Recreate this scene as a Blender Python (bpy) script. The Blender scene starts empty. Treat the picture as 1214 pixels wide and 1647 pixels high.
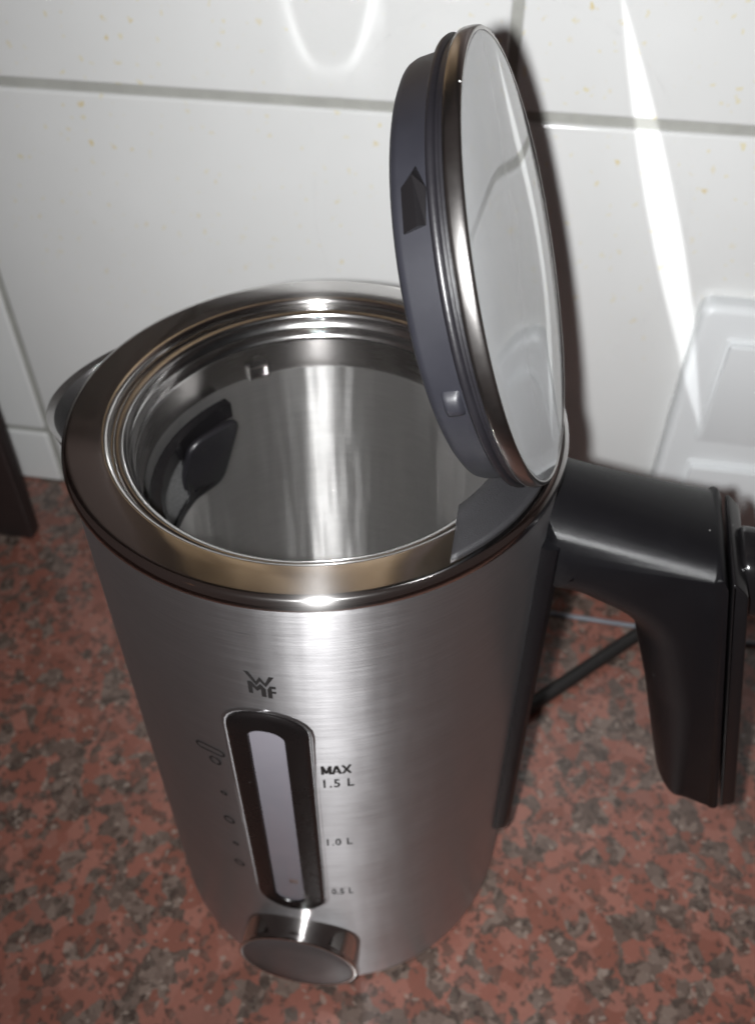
import bpy, bmesh, math, random
from mathutils import Vector, Matrix
random.seed(4)
S = 0.065                      # one unit below = the radius of the kettle's rim
PI = math.pi
sc = bpy.context.scene
COL = sc.collection
H = 3.478                      # height of the rim

# ------------------------------------------------------------------ camera
CP = Vector((0.70871308, -2.75352204, 5.71488292))
CR = Vector((0.98592688, 0.16717345, 0.001108))
CU = Vector((-0.11872628, 0.69550667, 0.70864275))
CF = Vector((-0.11769563, 0.69880148, -0.7055666))
cd = bpy.data.cameras.new('camera')
cam = bpy.data.objects.new('camera', cd); COL.objects.link(cam)
m = Matrix((CR, CU, -CF)).transposed().to_4x4(); m.translation = CP * S
cam.matrix_world = m
cd.sensor_fit = 'VERTICAL'; cd.sensor_height = 24.0; cd.sensor_width = 18.0
cd.lens = 24.0 * 1441.6 / 1647.0
cd.clip_start = 0.01; cd.clip_end = 50
cd.dof.use_dof = True; cd.dof.focus_distance = 2.75 * S
cd.dof.aperture_fstop = (cd.lens / 1000.0) / 0.0016
sc.camera = cam

# ------------------------------------------------------------------ room light, flash, exposure
w = bpy.data.worlds.new("World"); sc.world = w; w.use_nodes = True
bg = w.node_tree.nodes['Background']
bg.inputs['Color'].default_value = (1.0, 0.70, 0.64, 1); bg.inputs['Strength'].default_value = 0.040
fl = bpy.data.lights.new('phone_flash', 'SPOT'); fl.energy = 6.9; fl.color = (0.985, 0.995, 1.0)
fl.shadow_soft_size = 0.0035; fl.spot_size = math.radians(128); fl.spot_blend = 1.0
flo = bpy.data.objects.new('phone_flash', fl); COL.objects.link(flo)
fa = (CF + CR * .20 + CU * .14).normalized(); fr0 = fa.cross(Vector((0, 0, 1))).normalized(); fu = fr0.cross(fa)
m2 = Matrix((fr0, fu, -fa)).transposed().to_4x4(); m2.translation = (CP + CR * -0.18) * S; flo.matrix_world = m2
wl = bpy.data.lights.new('kitchen_lamp', 'POINT'); wl.energy = 0.03; wl.color = (1.0, 0.45, 0.2); wl.shadow_soft_size = 0.02
wlo = bpy.data.objects.new('kitchen_lamp', wl); COL.objects.link(wlo); wlo.location = (-1.1, -1.2, 1.3)

# the flash thrown on to the wall by the flat lid and by the round rim: added lamps with drawn patterns stand in for it
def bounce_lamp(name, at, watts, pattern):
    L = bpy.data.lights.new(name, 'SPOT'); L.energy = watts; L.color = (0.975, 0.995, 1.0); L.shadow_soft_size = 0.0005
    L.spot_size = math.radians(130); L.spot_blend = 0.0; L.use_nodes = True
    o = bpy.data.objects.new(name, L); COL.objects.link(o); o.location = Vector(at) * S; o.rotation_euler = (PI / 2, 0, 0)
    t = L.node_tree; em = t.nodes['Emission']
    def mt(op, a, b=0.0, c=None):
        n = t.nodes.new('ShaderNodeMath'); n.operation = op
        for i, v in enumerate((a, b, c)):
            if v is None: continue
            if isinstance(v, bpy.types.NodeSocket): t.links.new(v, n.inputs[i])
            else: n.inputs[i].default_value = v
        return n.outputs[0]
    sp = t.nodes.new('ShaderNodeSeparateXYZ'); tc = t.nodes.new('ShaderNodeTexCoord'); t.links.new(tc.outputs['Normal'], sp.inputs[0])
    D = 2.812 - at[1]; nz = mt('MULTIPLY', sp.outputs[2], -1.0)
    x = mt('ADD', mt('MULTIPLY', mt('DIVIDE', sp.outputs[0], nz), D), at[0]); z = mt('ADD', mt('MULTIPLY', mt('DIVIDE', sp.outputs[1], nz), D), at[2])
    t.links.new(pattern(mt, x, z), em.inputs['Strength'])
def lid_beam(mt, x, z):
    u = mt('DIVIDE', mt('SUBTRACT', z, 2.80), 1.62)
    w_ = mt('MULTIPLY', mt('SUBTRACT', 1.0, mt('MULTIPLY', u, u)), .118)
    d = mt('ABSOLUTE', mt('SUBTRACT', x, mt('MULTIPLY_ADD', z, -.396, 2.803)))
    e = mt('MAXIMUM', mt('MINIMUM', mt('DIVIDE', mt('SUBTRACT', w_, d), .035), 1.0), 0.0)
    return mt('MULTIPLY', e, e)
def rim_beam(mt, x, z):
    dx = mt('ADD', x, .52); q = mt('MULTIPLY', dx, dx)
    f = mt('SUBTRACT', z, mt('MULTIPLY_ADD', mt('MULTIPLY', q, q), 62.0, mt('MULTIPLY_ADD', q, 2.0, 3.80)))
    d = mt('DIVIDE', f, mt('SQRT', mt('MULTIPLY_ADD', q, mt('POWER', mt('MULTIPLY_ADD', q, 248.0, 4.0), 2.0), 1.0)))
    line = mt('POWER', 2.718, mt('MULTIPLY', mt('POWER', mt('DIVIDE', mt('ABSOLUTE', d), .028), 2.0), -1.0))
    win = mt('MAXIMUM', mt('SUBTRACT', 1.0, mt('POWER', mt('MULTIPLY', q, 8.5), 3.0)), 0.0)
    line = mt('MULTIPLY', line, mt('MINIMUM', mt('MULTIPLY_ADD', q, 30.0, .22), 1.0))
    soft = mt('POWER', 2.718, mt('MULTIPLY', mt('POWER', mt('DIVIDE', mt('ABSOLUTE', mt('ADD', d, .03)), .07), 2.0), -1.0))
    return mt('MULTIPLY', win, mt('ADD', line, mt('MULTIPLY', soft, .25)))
bounce_lamp('added_lid_bounce', (.90, -.03, 4.24), 1.6, lid_beam)
bounce_lamp('added_rim_bounce', (-.15, .74, 3.50), .26, rim_beam)

sc.view_settings.view_transform = 'Standard'; sc.view_settings.look = 'None'
sc.view_settings.exposure = 0.0; sc.view_settings.gamma = 1.0
cy = sc.cycles
cy.use_denoising = True; cy.use_guiding = True; cy.caustics_reflective = True
cy.sample_clamp_indirect = 0.0; cy.max_bounces = 10; cy.glossy_bounces = 6; cy.diffuse_bounces = 4
cy.blur_glossy = 0.3

# ------------------------------------------------------------------ materials
class NT:
    def __init__(s, name):
        s.m = bpy.data.materials.new(name); s.m.use_nodes = True
        s.t = s.m.node_tree; s.b = s.t.nodes['Principled BSDF']
    def n(s, typ, ins=None, **kw):
        o = s.t.nodes.new(typ)
        for k, v in kw.items(): setattr(o, k, v)
        for k, v in (ins or {}).items():
            if hasattr(v, 'is_output') or isinstance(v, bpy.types.NodeSocket): s.t.links.new(v, o.inputs[k])
            else: o.inputs[k].default_value = v
        return o
    def set(s, **kw):
        for k, v in kw.items():
            k = k.replace('_', ' ')
            if isinstance(v, bpy.types.NodeSocket): s.t.links.new(v, s.b.inputs[k])
            else: s.b.inputs[k].default_value = v
        return s
    def ramp(s, fac, stops, interp='LINEAR'):
        r = s.n('ShaderNodeValToRGB', {'Fac': fac}); r.color_ramp.interpolation = interp
        e = r.color_ramp.elements
        while len(e) > 1: e.remove(e[-1])
        for i, (p, c) in enumerate(stops):
            x = e[0] if i == 0 else e.new(p)
            x.position = p; x.color = (*c, 1) if len(c) == 3 else c
        return r.outputs['Color']
    def math(s, op, a, b=0.0, clamp=False):
        o = s.n('ShaderNodeMath', {0: a, 1: b}, operation=op, use_clamp=clamp); return o.outputs[0]
    def mix(s, fac, a, b, blend='MIX'):
        o = s.n('ShaderNodeMix', data_type='RGBA', blend_type=blend)
        for i, v in ((0, fac), (6, a), (7, b)):
            if isinstance(v, bpy.types.NodeSocket): s.t.links.new(v, o.inputs[i])
            else: o.inputs[i].default_value = v if i == 0 else (*v, 1) if len(v) == 3 else v
        return o.outputs[2]
    def coords(s, scale=(1, 1, 1), kind='Object'):
        c = s.n('ShaderNodeTexCoord').outputs[kind] if kind != 'World' else s.n('ShaderNodeNewGeometry').outputs['Position']
        return s.n('ShaderNodeMapping', {'Vector': c, 'Scale': scale}).outputs[0]
    def noise(s, vec, scale, detail=3, rough=.5, out='Fac', dist=0.0):
        return s.n('ShaderNodeTexNoise', {'Vector': vec, 'Scale': scale, 'Detail': detail, 'Roughness': rough, 'Distortion': dist}).outputs[out]
    def bump(s, h, strength=.1, dist=.001):
        o = s.n('ShaderNodeBump', {'Height': h, 'Strength': strength, 'Distance': dist}); s.set(Normal=o.outputs[0]); return s

def polar(t):
    """angle-height-radius coordinates round the kettle axis, so brushing runs round it"""
    c = t.n('ShaderNodeTexCoord').outputs['Object']
    x = t.n('ShaderNodeSeparateXYZ', {0: c})
    a = t.math('ARCTAN2', x.outputs[1], x.outputs[0])
    return t.n('ShaderNodeCombineXYZ', {0: t.math('MULTIPLY', a, S), 1: x.outputs[2], 2: 0.0}).outputs[0], x

def brushed(name, col, rough, aniso, streak=.10, bumpy=.10, wide=0.0, wide_rough=.62, wavy=.0):
    t = NT(name); v, x = polar(t)
    mp = t.n('ShaderNodeMapping', {'Vector': v, 'Scale': (60, 2600, 1)}).outputs[0]
    n1 = t.noise(mp, 1.0, 4, .65)
    mp2 = t.n('ShaderNodeMapping', {'Vector': v, 'Scale': (25, 500, 1)}).outputs[0]
    n2 = t.noise(mp2, 1.0, 3, .6)
    s = t.math('ADD', t.math('MULTIPLY', n1, .82), t.math('MULTIPLY', n2, .18))
    smudge = t.noise(t.coords(), 38, 4, .6)
    t.set(Metallic=1.0, Base_Color=t.mix(s, tuple(c * (1 - streak) for c in col), tuple(min(1, c * (1 + streak)) for c in col)),
          Roughness=t.math('ADD', t.math('MULTIPLY', smudge, .10), t.math('ADD', t.math('MULTIPLY', s, .12), rough - .11)), Anisotropic=aniso)
    tg = t.n('ShaderNodeTangent', direction_type='RADIAL', axis='Z')
    t.set(Tangent=tg.outputs[0], Anisotropic_Rotation=.25); t.bump(s, bumpy, .0004)
    if wavy:
        mp3 = t.n('ShaderNodeMapping', {'Vector': v, 'Scale': (62, 8, 1)}).outputs[0]
        t.t.nodes['Bump'].name = 'fine'
        o = t.n('ShaderNodeBump', {'Height': t.noise(mp3, 1.0, 2, .5), 'Strength': 1.0, 'Distance': wavy})
        t.t.links.new(o.outputs[0], t.t.nodes['fine'].inputs['Normal'])
    if wide:
        b2 = t.n('ShaderNodeBsdfPrincipled', {'Metallic': 1.0, 'Roughness': wide_rough})
        for k in ('Base Color', 'Normal'): t.t.links.new(t.b.inputs[k].links[0].from_socket, b2.inputs[k])
        mx = t.n('ShaderNodeMixShader', {0: wide, 1: t.b.outputs[0], 2: b2.outputs[0]})
        t.t.links.new(mx.outputs[0], t.t.nodes['Material Output'].inputs['Surface'])
    return t.m

def plastic(name, col, rough, grain=.0, scale=3000, spec=.5, coat=0.0):
    t = NT(name); v = t.coords()
    n = t.noise(v, 90, 4, .6)
    t.set(Base_Color=t.mix(n, tuple(c * .85 for c in col), tuple(c * 1.15 for c in col)),
          Roughness=t.math('ADD', t.math('MULTIPLY', n, .12), rough - .06), Specular_IOR_Level=spec, Coat_Weight=coat)
    dust = t.n('ShaderNodeTexVoronoi', {'Vector': v, 'Scale': 260.0, 'Randomness': 1.0})
    sp = t.math('LESS_THAN', dust.outputs['Distance'], .055)
    keep = t.math('GREATER_THAN', t.n('ShaderNodeSeparateColor', {0: dust.outputs['Color']}).outputs[0], .90)
    t.set(Base_Color=t.mix(t.math('MULTIPLY', sp, keep), t.b.inputs['Base Color'].links[0].from_socket, (.22, .215, .21)))
    if grain: t.bump(t.noise(v, scale, 2, .6), grain, .0004)
    return t.m

def chrome(name, col=(.62, .60, .585), rough=.09):
    t = NT(name); v = t.coords()
    n = t.noise(v, 120, 5, .65)
    t.set(Metallic=1.0, Base_Color=col + (1,), Roughness=t.math('ADD', t.math('MULTIPLY', n, .10), rough - .05))
    dust = t.n('ShaderNodeTexVoronoi', {'Vector': v, 'Scale': 210.0})
    sp = t.math('LESS_THAN', dust.outputs['Distance'], .055)
    keep = t.math('GREATER_THAN', t.n('ShaderNodeSeparateColor', {0: dust.outputs['Color']}).outputs[0], .86)
    f = t.math('MULTIPLY', sp, keep)
    t.set(Base_Color=t.mix(f, col, (.75, .74, .72)), Metallic=t.math('SUBTRACT', 1.0, f))
    t.bump(t.noise(v, 70, 4, .6), .06, .0008)
    return t.m

def granite():
    t = NT('red_granite'); v = t.coords((1, 1, 1), 'World')
    d = t.n('ShaderNodeVectorMath', {0: t.noise(v, 130, 4, .65, 'Color'), 1: (.5, .5, .5)}, operation='SUBTRACT').outputs[0]
    d = t.n('ShaderNodeVectorMath', {0: d, 'Scale': .0065}, operation='SCALE').outputs[0]
    vv = t.n('ShaderNodeVectorMath', {0: v, 1: d}, operation='ADD').outputs[0]
    def cell(scale):
        o = t.n('ShaderNodeTexVoronoi', {'Vector': vv, 'Scale': scale})
        c = t.n('ShaderNodeSeparateColor', {0: o.outputs['Color']})
        return c.outputs[0], c.outputs[1], o.outputs['Distance']
    a, a2, ad = cell(128); b, b2, _ = cell(270); c, c2, _ = cell(560)
    red = t.ramp(a2, [(0, (.215, .082, .060)), (.35, (.265, .098, .073)), (.7, (.335, .145, .112)), (1, (.24, .104, .082))])
    grey = t.ramp(b2, [(0, (.080, .060, .051)), (.3, (.120, .092, .078)), (.65, (.170, .130, .110)), (1, (.215, .168, .142))])
    big = t.noise(v, 28, 2, .5)
    isred = t.math('GREATER_THAN', t.math('ADD', a, t.math('MULTIPLY', t.math('SUBTRACT', big, .5), .9)), .32)
    col = t.mix(isred, grey, red)
    sm = t.math('MULTIPLY', t.math('LESS_THAN', b, .23), t.math('SUBTRACT', 1.0, t.math('MULTIPLY', isred, .35)))
    col = t.mix(sm, col, t.mix(c2, (.035, .03, .027), (.12, .10, .085)))
    dk = t.math('LESS_THAN', c, .085)
    col = t.mix(t.math('MULTIPLY', dk, .7), col, (.05, .04, .035))
    lt = t.math('GREATER_THAN', c, .96)
    col = t.mix(t.math('MULTIPLY', lt, .7), col, (.33, .27, .23))
    col = t.mix(t.math('MULTIPLY', t.noise(v, 420, 4, .7), .38), col, (.115, .066, .050))
    col = t.mix(t.math('MULTIPLY', t.noise(v, 160, 3, .6), .18), col, (.15, .085, .065))
    t.set(Base_Color=col, Roughness=t.math('ADD', t.math('MULTIPLY', t.noise(v, 300, 3), .2), .14), Specular_IOR_Level=.5)
    t.bump(t.noise(v, 200, 3), .04, .001)
    return t.m

def glazed_tile():
    t = NT('white_glazed_tile'); v = t.coords((1, 1, 1), 'World')
    base = t.mix(t.noise(v, 18, 4, .6), (.68, .685, .675), (.75, .755, .75))
    sx = t.n('ShaderNodeSeparateXYZ', {0: v}); v2 = t.n('ShaderNodeCombineXYZ', {0: sx.outputs[0], 1: sx.outputs[2], 2: 0.0}).outputs[0]
    dv = t.n('ShaderNodeVectorMath', {0: v2, 1: t.n('ShaderNodeVectorMath', {0: t.noise(v, 320, 3, .6, 'Color'), 'Scale': .006}, operation='SCALE').outputs[0]}, operation='ADD').outputs[0]
    def spots(scale, lim, keep, seed):
        o = t.n('ShaderNodeTexVoronoi', {'Vector': t.n('ShaderNodeVectorMath', {0: dv, 1: (seed, seed * .7, seed * .3)}, operation='ADD').outputs[0], 'Scale': scale}, voronoi_dimensions='2D')
        c = t.n('ShaderNodeSeparateColor', {0: o.outputs['Color']})
        rad = t.math('MULTIPLY', c.outputs[1], lim)
        inside = t.math('DIVIDE', t.math('SUBTRACT', rad, o.outputs['Distance']), lim * .45, True)
        k = t.math('GREATER_THAN', c.outputs[0], keep)
        return t.math('MULTIPLY', inside, k), c.outputs[2]
    f1, h1 = spots(112, .165, .58, 3.1); f2, h2 = spots(210, .22, .66, 9.7); f3, h3 = spots(66, .11, .6, 17.3)
    zone = t.math('MULTIPLY', t.math('SUBTRACT', t.noise(v, 14, 2), .30), 6.0, True)
    zz = t.n('ShaderNodeSeparateXYZ', {0: v}).outputs[2]
    high = t.math('MULTIPLY', t.math('SUBTRACT', zz, .11), 9.0, True)
    zone = t.math('MULTIPLY', zone, high)
    c1 = t.mix(h1, (.64, .48, .13), (.70, .62, .32))
    col = t.mix(t.math('MULTIPLY', t.math('MULTIPLY', f1, zone), .72), base, c1)
    col = t.mix(t.math('MULTIPLY', t.math('MULTIPLY', f2, zone), .6), col, (.70, .62, .35))
    col = t.mix(t.math('MULTIPLY', t.math('MULTIPLY', f3, zone), .35), col, (.68, .56, .25))
    t.set(Base_Color=col, Roughness=.16, Specular_IOR_Level=.5)
    t.bump(t.noise(v, 30, 2), .08, .002)
    return t.m

M = {}
M['steel'] = brushed('brushed_steel', (.535, .525, .535), .36, .93, .30, .16, .14, .60, .0004)
M['liner'] = brushed('brushed_liner', (.70, .69, .68), .33, 1.0, .26, .05, .26, .55, .0013)
M['rim'] = brushed('rim_steel', (.62, .605, .595), .33, 1.0, .05, .02, .87, .10)
M['spout'] = brushed('spout_steel', (.62, .61, .61), .22, .3, .10, .05, .20, .5)
M['chrome'] = chrome('polished_chrome')
M['neck'] = brushed('polished_neck_steel', (.50, .48, .47), .26, .97, .04, .01)
M['lidsteel'] = chrome('lid_band_steel', (.40, .385, .375), .24)
M['black'] = plastic('black_satin_plastic', (.0035, .0033, .004), .37, .25, 4200, .30)
M['grip'] = plastic('black_gloss_plastic', (.006, .0055, .006), .22, .03, 1500)
M['matte'] = plastic('matte_black_plastic', (.016, .0155, .017), .42, .5, 3600)
M['lidplastic'] = plastic('blue_black_plastic', (.010, .010, .0135), .48, .12, 6000)
M['rubber'] = plastic('black_rubber', (.006, .0055, .007), .40, .12, 900)
M['print'] = plastic('black_print', (.012, .011, .011), .5)
M['bezel'] = plastic('gauge_black', (.006, .005, .005), .28, spec=.3)
M['granite'] = granite(); M['tile'] = glazed_tile()
t = NT('grout'); v = t.coords((1, 1, 1), 'World')
t.set(Base_Color=t.mix(t.noise(v, 60, 5, .7), (.27, .27, .25), (.44, .44, .41)), Roughness=.9); t.bump(t.noise(v, 900, 3), .4, .0006); M['grout'] = t.m
t = NT('lid_glass'); v = t.coords()
t.set(Base_Color=t.mix(t.noise(v, 40, 4), (.20, .205, .21), (.26, .265, .27)), Roughness=.035, IOR=1.95)
t.bump(t.noise(v, 14, 2), .04, .002); M['glass'] = t.m
t = NT('gauge_window'); v = t.coords()
t.set(Base_Color=t.mix(t.noise(v, 50, 3), (.185, .178, .205), (.245, .232, .26)), Roughness=.16, Coat_Weight=.4); M['window'] = t.m
t = NT('button_face'); v = t.coords()
t.set(Base_Color=t.mix(t.noise(v, 160, 4), (.17, .16, .165), (.22, .21, .215)), Roughness=.42, Metallic=.7); M['btnface'] = t.m
t = NT('switch_white'); v = t.coords()
t.set(Base_Color=t.mix(t.noise(v, 20, 2), (.72, .74, .75), (.76, .78, .79)), Roughness=.25); M['white'] = t.m
t = NT('cord_black'); v = t.coords()
t.set(Base_Color=t.mix(t.noise(v, 300, 3), (.010, .009, .009), (.018, .016, .015)), Roughness=.55); M['cord'] = t.m
t = NT('strip_bluegrey'); v = t.coords()
t.set(Base_Color=t.mix(t.noise(v, 200, 3), (.15, .17, .20), (.22, .24, .27)), Roughness=.4); M['strip'] = t.m
t = NT('dark_panel'); v = t.coords()
t.set(Base_Color=t.mix(t.noise(v, 60, 3), (.020, .014, .014), (.030, .021, .020)), Roughness=.45); M['panel'] = t.m
t = NT('cabinet_wood'); v = t.coords((30, 60, 22))
t.set(Base_Color=t.ramp(t.noise(v, 1.6, 6, .65), [(.36, (.12, .08, .045)), (.5, (.27, .185, .105)), (.64, (.52, .38, .235))]), Roughness=.45); M['wood'] = t.m
t = NT('hood_brown'); v = t.coords()
t.set(Base_Color=t.mix(t.noise(v, 20, 3), (.05, .034, .030), (.075, .052, .045)), Roughness=.5); M['hood'] = t.m
t = NT('sieve_mesh'); v = t.coords()
ck = t.n('ShaderNodeTexVoronoi', {'Vector': v, 'Scale': 1500.0}).outputs['Distance']
t.set(Base_Color=t.mix(t.math('GREATER_THAN', ck, .35), (.30, .30, .30), (.18, .18, .18)), Roughness=.35, Metallic=.6); M['sieve'] = t.m
t = NT('float_plastic'); t.set(Base_Color=t.mix(t.noise(t.coords(), 200, 2), (.13, .09, .085), (.2, .15, .14)), Roughness=.4); M['float'] = t.m

# ------------------------------------------------------------------ helpers
def link(name, me, mat, parent=None, smooth=True, **props):
    o = bpy.data.objects.new(name, me); COL.objects.link(o)
    if mat is not None and not me.materials: me.materials.append(mat)
    if smooth:
        for p in me.polygons: p.use_smooth = True
    if parent is not None: o.parent = parent
    for k, v in props.items(): o[k] = v
    return o
def mesh(name, verts, faces, mat, parent=None, smooth=True, sharp=None, **props):
    me = bpy.data.meshes.new(name)
    me.from_pydata([tuple(c * S for c in v) for v in verts], [], faces); me.update()
    bm = bmesh.new(); bm.from_mesh(me)
    bmesh.ops.remove_doubles(bm, verts=bm.verts, dist=1e-6)
    bmesh.ops.recalc_face_normals(bm, faces=bm.faces); bm.to_mesh(me); bm.free()
    if smooth and sharp: me.set_sharp_from_angle(angle=math.radians(sharp)) if False else None
    o = link(name, me, mat, parent, smooth, **props)
    if smooth and sharp: me.set_sharp_from_angle(angle=math.radians(sharp))
    return o
def empty(name, label, cat, loc=(0, 0, 0)):
    o = bpy.data.objects.new(name, None); COL.objects.link(o); o.empty_display_size = .02
    o.location = Vector(loc) * S; o['label'] = label; o['category'] = cat
    return o
def lathe(prof, fr=None, n=128, a0=0.0, a1=2 * PI, closed=False):
    """revolve (r,z); fr maps a local point to the place where it stands"""
    V, F = [], []; full = abs(a1 - a0 - 2 * PI) < 1e-6
    cnt = n if full else n + 1
    for i in range(cnt):
        a = a0 + (a1 - a0) * i / n
        for r, z in prof:
            p = Vector((r * math.cos(a), r * math.sin(a), z)); V.append(fr(p) if fr else p)
    k = len(prof)
    for i in range(n):
        j = (i + 1) % cnt
        for q in range(k if closed else k - 1):
            q2 = (q + 1) % k
            F.append((i * k + q, j * k + q, j * k + q2, i * k + q2))
    return V, F
def rounded(pts, r, n=5, closed=True):
    """polygon with its corners rounded; r a number or one per corner"""
    out = []; k = len(pts)
    for i, p in enumerate(pts):
        p = Vector(p); a = Vector(pts[i - 1]); b = Vector(pts[(i + 1) % k])
        ri = r[i] if isinstance(r, (list, tuple)) else r
        if not ri: out.append(tuple(p)); continue
        u = (a - p); v = (b - p); lu, lv = u.length, v.length; u.normalize(); v.normalize()
        ang = u.angle(v); d = min(ri / math.tan(ang / 2), lu * .49, lv * .49)
        for q in range(n + 1):
            s = q / n; A = p + u * d; B = p + v * d
            out.append(tuple(A.lerp(p, s).lerp(p.lerp(B, s), s)))
    return out
def offset(poly, d):
    """inset a counter-clockwise polygon by d"""
    k = len(poly); out = []
    for i in range(k):
        p0, p, p1 = Vector(poly[i - 1]), Vector(poly[i]), Vector(poly[(i + 1) % k])
        e0 = (p - p0).normalized(); e1 = (p1 - p).normalized()
        n0 = Vector((-e0.y, e0.x)); n1 = Vector((-e1.y, e1.x)); nn = (n0 + n1)
        if nn.length < 1e-6: nn = n0
        nn.normalize(); out.append(tuple(p + nn * (d / max(.5, nn.dot(n0)))))
    return out
def prism(poly, w0, w1, b, fr, n=5, b1=None, wt=None, bi=None):
    """extrude a 2-D outline from w0 to w1 with rounded edges of size b"""
    b1 = b if b1 is None else b1
    L = []
    for q in range(n + 1):
        a = PI / 2 * q / n; L.append((w0 + b * (1 - math.sin(a)), b * (1 - math.cos(a))))
    L = [(w0 + b * (1 - math.cos(PI / 2 * q / n)), b * (1 - math.sin(PI / 2 * q / n))) for q in range(n + 1)]
    L += [(w1 - b1 * (1 - math.cos(PI / 2 * q / n)), b1 * (1 - math.sin(PI / 2 * q / n))) for q in range(n, -1, -1)]
    V, F = [], []; k = len(poly)
    for wv, ins in L:
        if bi: ins *= bi / b
        P = offset(poly, ins) if ins > 1e-9 else poly
        if wt: P = [tuple(Vector(q).lerp(Vector(p), wt(*q))) for q, p in zip(poly, P)]
        V += [fr(x, y, wv) for x, y in P]
    for i in range(len(L) - 1):
        for j in range(k):
            j2 = (j + 1) % k; F.append((i * k + j, i * k + j2, (i + 1) * k + j2, (i + 1) * k + j))
    F.append(tuple(range(k))); F.append(tuple(range((len(L) - 1) * k, len(L) * k)))
    return V, F
def tube(path, r, n=12):
    V, F = [], []; P = [Vector(p) for p in path]
    up = Vector((0, 0, 1))
    for i, p in enumerate(P):
        d = (P[min(i + 1, len(P) - 1)] - P[max(i - 1, 0)]).normalized()
        x = d.cross(up).normalized(); y = x.cross(d)
        for j in range(n):
            a = 2 * PI * j / n; V.append(p + x * r * math.cos(a) + y * r * math.sin(a))
    for i in range(len(P) - 1):
        for j in range(n):
            j2 = (j + 1) % n; F.append((i * n + j, i * n + j2, (i + 1) * n + j2, (i + 1) * n + j))
    F.append(tuple(range(n))); F.append(tuple(range((len(P) - 1) * n, len(P) * n)))
    return V, F
def spline(pts, n=8):
    P = [Vector(p) for p in pts]; P = [P[0] * 2 - P[1]] + P + [P[-1] * 2 - P[-2]]; out = []
    for i in range(1, len(P) - 2):
        a, b, c, d = P[i - 1:i + 3]
        for q in range(n):
            s = q / n
            out.append(.5 * ((2 * b) + (c - a) * s + (2 * a - 5 * b + 4 * c - d) * s * s + (3 * b - a - 3 * c + d) * s ** 3))
    out.append(P[-2]); return out
def box(x0, x1, y0, y1, z0, z1, b=.02):
    poly = rounded([(x0, z0), (x1, z0), (x1, z1), (x0, z1)], b, 3)
    return prism(poly, y0, y1, b, lambda x, z, y: Vector((x, y, z)), 3)

# ------------------------------------------------------------------ setting: counter, wall, tiles
WY = 2.812                                    # face of the tiles
V, F = box(-14, 14, -7, WY + .02, -.5, 0, .02)
mesh('countertop', V, F, M['granite'], None, True, 40, kind='structure', label='speckled red and grey granite counter')
V, F = box(-14, 14, WY + .03, WY + .6, -.5, 12, .005)
wall = mesh('wall', V, F, M['grout'], None, False, None, kind='structure', label='kitchen wall of white glazed tiles with grey joints')
g = .030
cols = [(.56 + 3.75 * k, .56 + 3.75 * (k + 1)) for k in range(-3, 3)]
rows = [(0.0, .590), (.590, 3.594), (3.594, 6.60), (6.60, 9.60)]
tiles = {}
for (z0, z1) in rows:
    hw, hh = (3.75 - 2 * g) / 2, (z1 - z0 - (2 * g if z0 else g)) / 2
    key = round(hh, 3)
    for (x0, x1) in cols:
        cx, cz = (x0 + x1) / 2, (z0 + z1) / 2 + (0 if z0 else -.5 * g + .004)
        if key not in tiles:
            poly = rounded([(-hw, -hh), (hw, -hh), (hw, hh), (-hw, hh)], .03, 3)
            V, F = prism(poly, -.0, .06, .022, lambda x, z, y: Vector((x, y, z)), 4, .001)
            o = mesh('tile', V, F, M['tile'], wall, True, 40); tiles[key] = o
        else:
            o = tiles[key].copy(); COL.objects.link(o); o.parent = wall
        o.location = (cx * S, (WY + random.uniform(-.004, .004)) * S, cz * S)
        o.rotation_euler = (random.uniform(-.0015, .0015), 0, random.uniform(-.0015, .0015))

# ------------------------------------------------------------------ light switch on the wall
sw = empty('light_switch', 'white double light switch plate on the tiled wall behind the handle', 'light switch', (2.585, WY, 1.36))
def onw(x, z, y): return Vector((x - 2.585, -y, z - 1.36))
poly = rounded([(1.97, .22), (3.20, .22), (3.20, 2.52), (1.97, 2.52)], .09, 5)
V, F = prism(poly, 0.0, .15, .002, onw, 5, .055)
mesh('plate', V, F, M['white'], sw, True, 40)
for (z0, z1) in ((1.40, 2.30), (.32, 1.22)):
    poly = rounded([(2.17, z0), (3.0, z0), (3.0, z1), (2.17, z1)], .03, 3)
    V, F = prism(poly, .10, .165, .002, onw, 3, .015)
    fr_ = mesh('rocker_frame', V, F, M['white'], sw, True, 40)
    poly = rounded([(2.20, z0 + .03), (2.97, z0 + .03), (2.97, z1 - .03), (2.20, z1 - .03)], .02, 3)
    V, F = prism(poly, .12, .20, .002, lambda x, z, y, z0=z0, z1=z1: onw(x, z, y + (.055 * ((z - z0) / (z1 - z0)) - .035 if y > .15 else 0)), 3, .012)
    mesh('rocker', V, F, M['white'], fr_, True, 40)

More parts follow.
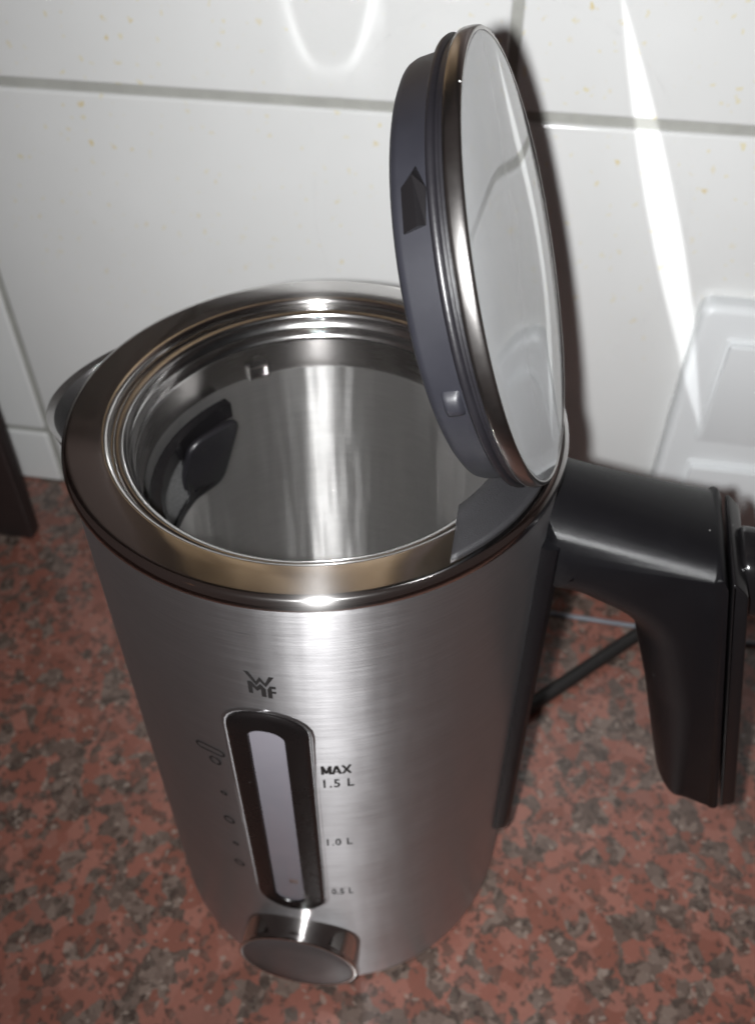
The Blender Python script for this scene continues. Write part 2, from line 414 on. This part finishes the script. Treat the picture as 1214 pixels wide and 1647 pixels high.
# ------------------------------------------------------------------ the kettle
K = empty('electric_kettle', 'brushed steel electric kettle with its lid open and a black handle, standing on the granite', 'kettle')
RB = 1.028
def rad(z): return .985 + (RB - .985) * (1 - z / (H - .06))
prof = [(.93, .012), (.985, .014), (1.008, .022), (1.022, .045), (rad(.08), .08)]
prof += [(rad(z), z) for z in [.3 + i * (H - .40) / 11 for i in range(12)]] + [(.985, H - .075), (.982, H - .066), (.95, H - .062)]
V, F = lathe(prof, None, 160)
body = mesh('body', V, F, M['steel'], K, True, 50)
V, F = lathe([(.2, .0), (.95, .0), (.965, .004), (.965, .03), (.93, .03)], None, 96)
mesh('foot_ring', V, F, M['black'], K, True, 40)
ring = [(.95, -.065), (.980, -.064), (.996, -.058), (1.0, -.050), (1.0, -.034), (.997, -.019), (.990, -.008), (.981, -.002), (.972, .0), (.964, .0), (.955, -.0003),
        (.90, -.001), (.845, -.003), (.838, -.0035), (.832, -.006), (.824, -.011), (.819, -.020), (.817, -.050)]
V, F = lathe([(r, H + z) for r, z in ring], None, 192)
mesh('rim', V, F, M['rim'], K, True, 50)
M['ledge'] = chrome('polished_ledge_steel', (.52, .51, .505), .18)
neck = [(.825, -.052), (.812, -.054), (.808, -.048), (.802, -.044), (.796, -.043), (.776, -.050), (.770, -.054), (.766, -.064), (.764, -.095), (.756, -.102),
        (.751, -.112), (.750, -.145), (.744, -.152), (.739, -.162), (.739, -.172)]
V, F = lathe([(r, H + z) for r, z in neck], None, 192)
nk = mesh('neck', V, F, M['ledge'], K, True, 50)
V, F = lathe([(.739, H - .172), (.738, H - .26), (.741, H - .320), (.746, H - .328), (.752, H - .331)], None, 192)
mesh('neck_band', V, F, M['neck'], nk, True, 50)
V, F = lathe([(.751, H - .325), (.762, H - .34), (.80, 1.6), (.83, .6), (.82, .36), (.76, .30), (.3, .30), (0.001, .30)], None, 160)
mesh('liner', V, F, M['liner'], K, True, 50)

# spout: an open trough lip on the side away from the handle
V, F = [], []
NA, NB = 40, 14
for sh in (0, 1):
    for i in range(NA + 1):
        u = -1 + 2 * i / NA; az = math.radians(171) + u * .50
        bulge = max(0.0, 1 - abs(u)) ; bul = (math.sin(bulge * PI / 2)) ** 1.25
        for j in range(NB + 1):
            v = j / NB
            r = rad(H - .1) + .004 + (.235 - .03 * sh) * bul * (1 - v) ** 1.15 * (1 - .25 * v) - .012 * sh
            z = (H - .075) - (.10 * bul) * (1 - v) - .85 * v * (.25 + .75 * bul)
            V.append(Vector((r * math.cos(az), r * math.sin(az), z)))
N0 = (NA + 1) * (NB + 1)
for sh in (0, 1):
    for i in range(NA):
        for j in range(NB):
            a = sh * N0 + i * (NB + 1) + j; F.append((a, a + 1, a + NB + 2, a + NB + 1))
for i in range(NA):
    a = i * (NB + 1); F.append((a, a + NB + 1, N0 + a + NB + 1, N0 + a))
mesh('spout', V, F, M['spout'], K, True, 50)

# hinge cover over the handle side of the rim
def zrim(r):
    for (a, za), (b, zb) in zip(ring[9:], ring[10:]):
        if b <= r <= a: return H + za + (zb - za) * (a - r) / (a - b)
    return H
V, F = [], []
rs = [.772 + (.952 - .772) * i / 9 for i in range(10)]; NY = 48
for r in rs:
    am = math.acos(.615 / r)
    for j in range(NY + 1):
        a = -am + 2 * am * j / NY; V.append(Vector((r * math.cos(a), r * math.sin(a), zrim(max(.80, r)) + .012)))
for i in range(len(rs) - 1):
    for j in range(NY): q = i * (NY + 1) + j; F.append((q, q + NY + 1, q + NY + 2, q + 1))
hc = mesh('hinge_cover', V, F, M['matte'], K, True, 40)
md = hc.modifiers.new('s', 'SOLIDIFY'); md.thickness = .02 * S; md.offset = -1
V, F = box(.80, .93, -.22, .22, H - .02, H + .022, .02)
mesh('hinge_block', V, F, M['grip'], K, True, 40)

# handle
BX, BZ, BS_ = 1.66, 3.16, .232          # rear seam of the grip: x = BX + BS_ (BZ - z)
def bx(z): return BX + BS_ * (BZ - z)
out = [(.90, 2.80), (1.12, 2.80), (1.38, 2.69), (1.54, 2.20), (1.76, 1.43), (bx(1.46), 1.46), (bx(3.08), 3.08), (bx(3.15) - .01, 3.15), (.90, 3.33)]
poly = rounded(out, [0, .1, .25, .3, .15, .05, 0, .05, 0], 9)
V, F = prism(poly, -.27, .27, .265, lambda x, z, y: Vector((x, y, z)), 10, None, lambda x, z: min(1, max(0, (bx(z) - x) / .14)) * (.5 + .5 * min(1, max(0, (z - 1.46) / .5))), .215)
TURN = Matrix.Rotation(math.radians(-2.5), 3, 'Z')
V = [TURN @ v for v in V]
han = mesh('handle', V, F, M['black'], K, True, 60)
poly = rounded([(bx(1.50) + .012, 1.50), (bx(1.50) + .075, 1.54), (bx(3.04) + .075, 3.05), (bx(3.12) + .012, 3.125)], [.01, .06, .09, .015], 5)
V, F = prism(poly, -.262, .262, .012, lambda x, z, y: Vector((x, y, z)), 5)
V = [TURN @ v for v in V]
bs = mesh('back_strip', V, F, M['grip'], han, True, 60)
poly = rounded([(-.14, -.16), (.14, -.16), (.14, .16), (-.14, .16)], .08, 5)
V, F = prism(poly, 0, .09, .03, lambda a, b, c: Vector((bx(2.93) + .06 + c + BS_ * (-b), a, 2.93 + b)), 4)
V = [TURN @ v for v in V]
mesh('release_button', V, F, M['grip'], han, True, 60)
# spine that carries the handle down the body
V, F = [], []
zs = [.80, .83, .88] + [.95 + i * .2 for i in range(12)]
sect = [(-.27, -.03), (-.27, .035), (-.255, .062), (-.225, .075), (.225, .075), (.255, .062), (.27, .035), (.27, -.03)]
for z in zs:
    k = 0.55 if z == .80 else .9 if z == .83 else 1
    for a, d in sect:
        r = rad(z) + (d * k if d > 0 else d); an = a / 1.02
        V.append(Vector((r * math.cos(an), r * math.sin(an), z)))
ns = len(sect)
for i in range(len(zs) - 1):
    for j in range(ns):
        j2 = (j + 1) % ns; F.append((i * ns + j, i * ns + j2, (i + 1) * ns + j2, (i + 1) * ns + j))
F.append(tuple(range(ns))); F.append(tuple(range((len(zs) - 1) * ns, len(zs) * ns)))
V = [TURN @ v for v in V]
mesh('handle_spine', V, F, M['black'], K, True, 35)

# water gauge on the front
def cone_pt(a, z, d=0.0):
    r = rad(z) + d; return Vector((r * math.cos(a), r * math.sin(a), z))
A0 = math.radians(-91.2)
def capsule(hw, z0, z1, n=12, sq=.82):
    """capsule outline as (angle, z)"""
    P = []; ry = hw * sq
    for q in range(n + 1):
        a = PI * q / n; P.append((hw * math.cos(a), z1 - ry + ry * math.sin(a)))
    m_ = 24
    P += [(-hw, z1 - ry - (z1 - z0 - 2 * ry) * i / m_) for i in range(1, m_)]
    for q in range(n + 1):
        a = PI + PI * q / n; P.append((hw * math.cos(a), z0 + ry + ry * math.sin(a)))
    P += [(hw, z0 + ry + (z1 - z0 - 2 * ry) * i / m_) for i in range(1, m_)]
    return P
def loops(Ls, mat, name, parent, shift=0.0):
    V, F = [], []; k = len(Ls[0][0])
    for P, d in Ls: V += [cone_pt(A0 + a + shift, z, d) for a, z in P]
    for i in range(len(Ls) - 1):
        for j in range(k):
            j2 = (j + 1) % k; F.append((i * k + j, i * k + j2, (i + 1) * k + j2, (i + 1) * k + j))
    return V, F
z0, z1 = 1.03, 2.80
V, F = loops([(capsule(.168, z0, z1), -.01), (capsule(.168, z0, z1), .008), (capsule(.160, z0 + .008, z1 - .008), .017), (capsule(.145, z0 + .022, z1 - .022), .020),
              (capsule(.075, z0 + .10, z1 - .10), .021), (capsule(.070, z0 + .105, z1 - .105), .010), (capsule(.070, z0 + .105, z1 - .105), -.004)], None, None, None)
gf = mesh('gauge_frame', V, F, M['bezel'], K, True, 40)
Pc = capsule(.0715, z0 + .104, z1 - .104); V, F = [], []
rowz = sorted(set(round(z, 4) for a, z in Pc)); NC = 8
for z in rowz:
    xx = [a for a, zz in Pc if abs(zz - z) < 1e-3]; lo, hi = min(xx), max(xx)
    if hi - lo < 1e-5: hi = lo + 1e-4
    for c in range(NC + 1): V.append(cone_pt(A0 + lo + (hi - lo) * c / NC, z, .011))
for i in range(len(rowz) - 1):
    for c in range(NC):
        a = i * (NC + 1) + c; F.append((a, a + 1, a + NC + 2, a + NC + 1))
mesh('gauge_window', V, F, M['window'], gf, True, 60)
V, F = [], []
for i in range(7):
    for c in range(7):
        V.append(cone_pt(A0 + .028 + .022 * (c - 3) / 3, 1.36 + .022 * (i - 3) / 3, .012 + .004 * max(0, 1 - ((i - 3) / 3) ** 2) * max(0, 1 - ((c - 3) / 3) ** 2)))
for i in range(6):
    for c in range(6): a = i * 7 + c; F.append((a, a + 1, a + 8, a + 7))
mesh('float', V, F, M['float'], gf, True, 60)
# pressed seat of steel round the gauge
V, F = loops([(capsule(.190, z0 - .022, z1 + .022), .0012), (capsule(.180, z0 - .012, z1 + .012), .006), (capsule(.172, z0 - .004, z1 + .004), .004), (capsule(.169, z0, z1), -.004)], None, None, None)
mesh('gauge_seat', V, F, M['steel'], K, True, 60)

# print on the steel
def onbody(pts2, faces, name, a_c, z_c, mat=None, parent=None, **props):
    V = [cone_pt(a_c + x, z_c + y, .0025) for x, y in pts2]
    return mesh(name, V, faces, mat or M['print'], parent or body, False, None, **props)
def tess(polys):
    V, F = [], []
    for P in polys:
        bm = bmesh.new(); vs = [bm.verts.new((x, y, 0)) for x, y in P]; f = bm.faces.new(vs); f.normal_update()
        bmesh.ops.triangulate(bm, faces=[f]); bm.verts.index_update()
        b0 = len(V); V += [(v.co.x, v.co.y) for v in bm.verts]; F += [tuple(b0 + v.index for v in f.verts) for f in bm.faces]; bm.free()
    return V, F
def text_mesh(s, w, h, off):
    cu = bpy.data.curves.new('lettering', 'FONT'); cu.body = s; cu.size = 1; cu.offset = off; cu.resolution_u = 3; cu.space_character = 1.12
    o = bpy.data.objects.new('lettering', cu); COL.objects.link(o)
    bpy.context.view_layer.update()
    me = o.evaluated_get(bpy.context.evaluated_depsgraph_get()).to_mesh()
    P = [(v.co.x, v.co.y) for v in me.vertices]; F = [tuple(p.vertices) for p in me.polygons]
    bpy.data.objects.remove(o); bpy.data.curves.remove(cu)
    x0, x1 = min(p[0] for p in P), max(p[0] for p in P); y0, y1 = min(p[1] for p in P), max(p[1] for p in P)
    return [((x - x0) / (x1 - x0) * w, (y - y0) / (y1 - y0) * h) for x, y in P], F
def strokes(L, w_, h_, t_):
    V, F = [], []
    for (x0, y0, x1, y1) in L:
        a = Vector((x0 * w_, y0 * h_)); b = Vector((x1 * w_, y1 * h_)); n = (b - a).normalized(); n = Vector((-n.y, n.x))
        n = Vector((n.x * t_ * .36, n.y * t_ * .22)); k = len(V)
        V += [tuple(a - n), tuple(b - n), tuple(b + n), tuple(a + n)]; F.append((k, k + 1, k + 2, k + 3))
    return V, F
MAXS = [(.03, 0, .03, 1), (.29, 0, .29, 1), (.03, .97, .16, .12), (.29, .97, .16, .12), (.37, 0, .50, 1), (.50, 1, .63, 0), (.43, .28, .57, .28), (.70, 0, .97, 1), (.70, 1, .97, 0)]
for s, a0, wv, zc, hh in (('MAX', -79.5, 7.0, 2.378, .066), ('1.5 L', -79.3, 7.3, 2.272, .066), ('1.0 L', -79.6, 6.6, 1.747, .066), ('0.5 L', -79.4, 6.0, 1.217, .066)):
    P, F = text_mesh(s, math.radians(wv), hh, .022) if s != 'MAX' else strokes(MAXS, math.radians(wv), hh, .017)
    onbody(P, F, 'capacity_marking', math.radians(a0), zc, label='printed black lettering ' + s)
def thick(P, t_, closed=True):
    k = len(P); O = offset(P, -t_ / 2); I = offset(P, t_ / 2); V = O + I
    return V, [(i, (i + 1) % k, k + (i + 1) % k, k + i) for i in range(k)]
def stadium(w_, h_, n=8):
    r = h_ / 2; P = [(w_ / 2 - r + r * math.cos(-PI / 2 + PI * q / n), r * math.sin(-PI / 2 + PI * q / n)) for q in range(n + 1)]
    P += [(-w_ / 2 + r + r * math.cos(PI / 2 + PI * q / n), r * math.sin(PI / 2 + PI * q / n)) for q in range(n + 1)]
    return P
for a, z, w_, h_, th_ in ((-107.2, 2.395, .135, .040, .012), (-106.4, 2.315, .050, .052, .012), (-106.0, 2.045, .026, .022, .010), (-106.2, 1.797, .050, .050, .011), (-105.8, 1.565, .026, .020, .009), (-106.0, 1.355, .05, .045, .009)):
    P, F = thick(stadium(w_, h_), th_)
    onbody(P, F, 'level_symbol', math.radians(a), z)
# maker's mark: a zigzag W over M and f
def px(lst): return [((x - 600) / 1000 * .145, (560 - y) / 600 * .118) for x, y in lst][::-1]
mk = [px([(200, 120), (330, 120), (505, 395), (605, 240), (740, 415), (850, 200), (985, 200), (745, 540), (605, 380), (500, 525)])]
mk += [px([(270, 420), (375, 420), (500, 565), (605, 455), (735, 600), (735, 860), (605, 860), (605, 620), (500, 700), (385, 570), (385, 800), (270, 800)])]
mk += [px([(775, 880), (775, 610), (850, 490), (1000, 490), (1000, 570), (890, 570), (890, 650), (1000, 650), (1000, 715), (890, 715), (890, 880)])]
P, F = tess(mk)
onbody(P, F, 'logo', math.radians(-91.0), 2.968)

# on switch at the foot
def btn(p): return Vector((p.x, -p.z, .563 + p.y))
V, F = lathe([(.318, .95), (.318, 1.10), (.322, 1.116), (.326, 1.124), (.324, 1.133), (.316, 1.136), (.306, 1.132)], btn, 72)
sb = mesh('switch_button', V, F, M['chrome'], K, True, 50)
V, F = lathe([(.308, 1.128), (.304, 1.131), (.15, 1.133), (.0005, 1.133)], btn, 72)
mesh('button_face', V, F, M['btnface'], sb, True, 50)

# spout sieve and latch catch inside the neck
def cyl(a, z, r): a = math.radians(a); return Vector((r * math.cos(a), r * math.sin(a), z))
def curved(a0, a1, zz0, zz1, r0, r1, n=14, tilt=0.0):
    V, F = [], []
    for i in range(n + 1):
        a = a0 + (a1 - a0) * i / n; s = i / n
        e = .0
        for r, z in ((r0, zz0 + e), (r0, zz1 - e), (r1, zz1 - e), (r1, zz0 + e)): V.append(cyl(a, z + tilt * s, r))
    for i in range(n):
        for j in range(4):
            j2 = (j + 1) % 4; F.append((i * 4 + j, i * 4 + j2, i * 4 + 4 + j2, i * 4 + 4 + j))
    F += [(0, 1, 2, 3), tuple(n * 4 + q for q in range(4))]
    return V, F
V, F = [], []
for args in ((141, 219, 3.03, 3.11, .675, .725), (152, 208, 2.70, 2.745, .69, .725), (152, 155, 2.745, 3.03, .69, .725), (205, 208, 2.745, 3.03, .69, .725), (166, 169, 2.745, 3.03, .69, .725), (191, 194, 2.745, 3.03, .69, .725)):
    v_, f_ = curved(*args); b0 = len(V); V += v_; F += [tuple(b0 + q for q in f) for f in f_]
sv = mesh('spout_filter', V, F, M['grip'], K, True, 40)
V, F = curved(153, 207, 2.73, 3.04, .704, .708)
mesh('sieve', V, F, M['sieve'], sv, True, 40)
c0 = cyl(157, 2.86, .585) + CR * -.085 + CU * .056
poly = rounded([(-.18, -.25), (.13, -.25), (.19, .19), (-.13, .21)], .09, 5)
ax = Vector((-math.sin(math.radians(150)), math.cos(math.radians(150)), 0)) * -1; ay = Vector((.25, -.1, 1)).normalized(); az_ = ax.cross(ay)
V, F = prism(poly, 0, .035, .015, lambda a, b, c: c0 + ax * a + ay * b + az_ * c, 3)
mesh('pull_tab', V, F, M['rubber'], sv, True, 40)
V, F = [], []
for args in ((122, 130, 3.215, 3.227, .712, .74), (122, 130, 3.16, 3.172, .712, .74), (122, 122.9, 3.172, 3.215, .712, .74), (129.1, 130, 3.172, 3.215, .712, .74)):
    v_, f_ = curved(*args, 4); b0 = len(V); V += v_; F += [tuple(b0 + q for q in f) for f in f_]
mesh('latch_catch', V, F, M['ledge'], K, False)

# lid, swung open on the handle side
lc = Vector((0.73885, -0.02633, 4.19512)); ln = Vector((0.94777, -0.03377, 0.31716)); ls = Vector((0.035612, 0.999366, 0)); lu = Vector((-0.316955, 0.011295, 0.948373))
def lf(p): return lc + ls * p.x + lu * p.y + ln * p.z
V, F = lathe([(.700, -.255), (.0005, -.255)], lf, 96)
lp = [(.0005, -.225), (.63, -.225), (.665, -.222), (.682, -.210), (.688, -.192), (.692, -.12), (.700, -.10), (.70, -.07), (.60, -.07)]
V, F = lathe(lp, lf, 144)
lid = mesh('lid', V, F, M['lidplastic'], K, True, 50)
V, F = lathe([(.69, -.104), (.712, -.104), (.726, -.098), (.730, -.088), (.726, -.078), (.716, -.074), (.716, -.066), (.724, -.062), (.724, -.054), (.70, -.05)], lf, 144)
mesh('gasket', V, F, M['rubber'], lid, True, 50)
V, F = lathe([(.70, -.054), (.728, -.053), (.7335, -.047), (.7345, -.038), (.7335, -.020), (.731, -.008), (.727, -.002), (.721, .0), (.716, -.001), (.714, -.006)], lf, 144)
mesh('steel_band', V, F, M['lidsteel'], lid, True, 50)
V, F = lathe([(.7155, -.006), (.713, -.0025), (.708, -.0015), (.35, -.001), (.0005, -.001)], lf, 144)
mesh('glass_panel', V, F, M['glass'], lid, True, 50)
# latch wedge and bump on the lid's side
def lside(deg, t_, r): a = math.radians(deg); return lf(Vector((r * math.cos(a), r * math.sin(a), -t_)))
def lpatch(P, r0, r1fun):
    V = [lside(a, t_, r0) for a, t_ in P] + [lside(a, t_, r1fun(a, t_)) for a, t_ in P]; k = len(P)
    return V, [(i, (i + 1) % k, k + (i + 1) % k, k + i) for i in range(k)] + [tuple(range(k, 2 * k)), tuple(range(k))]
LP = [(126.5, .135, .70), (131, .178, .702), (141, .182, .697), (140, .118, .700), (132, .108, .703), (129.5, .138, .728), (140.5, .136, .722)]
V = [lside(a, t_, r) for a, t_, r in LP] + [lside(a, t_, .67) for a, t_, r in LP[:5]]
F = [(0, 1, 5), (1, 2, 6, 5), (2, 3, 6), (3, 4, 5, 6), (4, 0, 5)] + [(i, (i + 1) % 5, 7 + (i + 1) % 5, 7 + i) for i in range(5)]
mesh('lid_latch', V, F, M['grip'], lid, False)
V, F = [], []
for i in range(9):
    for j in range(9):
        x, y = (i - 4) / 4, (j - 4) / 4; h_ = max(0, (1 - x * x)) ** .5 * max(0, (1 - y ** 4)) ** .5
        V.append(lside(182 + 4.0 * x, .145 + .032 * y, .682 + .035 * h_))
for i in range(8):
    for j in range(8): a = i * 9 + j; F.append((a, a + 1, a + 10, a + 9))
mesh('lid_stop', V, F, M['lidplastic'], lid, True)
V, F = [], []
for a, b in (((.62, -.25, H + .03), (.93, .25, H + .13)),):
    pass
poly = rounded([(-.24, -.70), (.24, -.70), (.24, -.50), (-.24, -.50)], .05, 4)
V, F = prism(poly, -.20, -.06, .02, lambda a, b, c: lf(Vector((a, b, c))), 3)
mesh('hinge_arm', V, F, M['matte'], lid, True, 40)

# ------------------------------------------------------------------ things round the kettle
V, F = tube(spline([(.55, .55, .06), (1.0, .86, .06), (1.29, 1.13, .06), (1.7, 1.54, .06), (2.1, 1.93, .06), (2.5, 2.25, .06), (3.1, 2.45, .06), (4.2, 2.4, .06), (6.5, 2.3, .06)], 10), .055, 14)
mesh('power_cord', V, F, M['cord'], None, True, 60, label='black power cord running diagonally over the granite behind the kettle handle', category='cord')
V, F = tube([(1.15, 1.985, .018), (1.8, 1.965, .018), (2.6, 1.95, .018), (3.0, 1.94, .018)], .018, 10)
mesh('grey_wire', V, F, M['strip'], None, True, 60, label='thin blue-grey wire lying straight on the granite behind the handle, parallel to the wall', category='wire')
poly = rounded([(-6.2, 0), (-3.15, 0), (-3.15, 3.4), (-6.2, 3.4)], .04, 4)
V, F = prism(poly, 0, .14, .02, lambda x, z, y: Vector((x, 2.06 + y + .04 * z, z)), 3)
mesh('dark_board', V, F, M['panel'], None, True, 40, label='dark brown board leaning against the wall at the left edge', category='board')
cab = empty('added_cabinet', 'added oak cabinet, unseen above the tiles, mirrored in the front of the chrome rim', 'cabinet', (0, WY, 5))  # unseen cabinet added to give the rim's front a warm reflection
V, F = box(-1.5, .06, 1.75 - WY, -.02, .03, 3.0, .03)
mesh('carcass', V, F, M['wood'], cab, True, 40)
V, F = box(-1.48, .04, 1.62 - WY, 1.74 - WY, .04, 2.95, .03)
mesh('door', V, F, M['wood'], cab, True, 40)
V, F = box(-1.5, .06, 1.78 - WY, -.03, 0, .025, .01)
mesh('underside', V, F, M['hood'], cab, True, 40)  # dark panel added to keep warm wood out of the rim's left
hood = empty('added_hood', 'added dark brown hood, unseen above the tiles, mirrored in the left of the chrome rim', 'added hood', (-5, WY, 4.9))  # unseen hood added so the left of the rim mirrors something dark
V, F = box(-4, 3.45, 1.2 - WY, -.02, .0, 5, .05)
mesh('hood_body', V, F, M['hood'], hood, True, 40)
V, F = box(-3.9, 3.35, 1.3 - WY, -.2, -.05, -.003, .02)
mesh('hood_lip', V, F, M['hood'], hood, True, 40)
cab2 = empty('added_cabinet', 'added dark brown cabinet, unseen above the tiles, mirrored in the right of the chrome rim', 'cabinet', (0, WY, 5))  # added out of view to end the warm band in the rim
V, F = box(.08, 6, 1.75 - WY, -.02, .0, 5, .03)
mesh('carcass', V, F, M['hood'], cab2, True, 40)
V, F = box(.10, 5.98, 1.62 - WY, 1.74 - WY, .04, 4.9, .03)
mesh('door', V, F, M['hood'], cab2, True, 40)
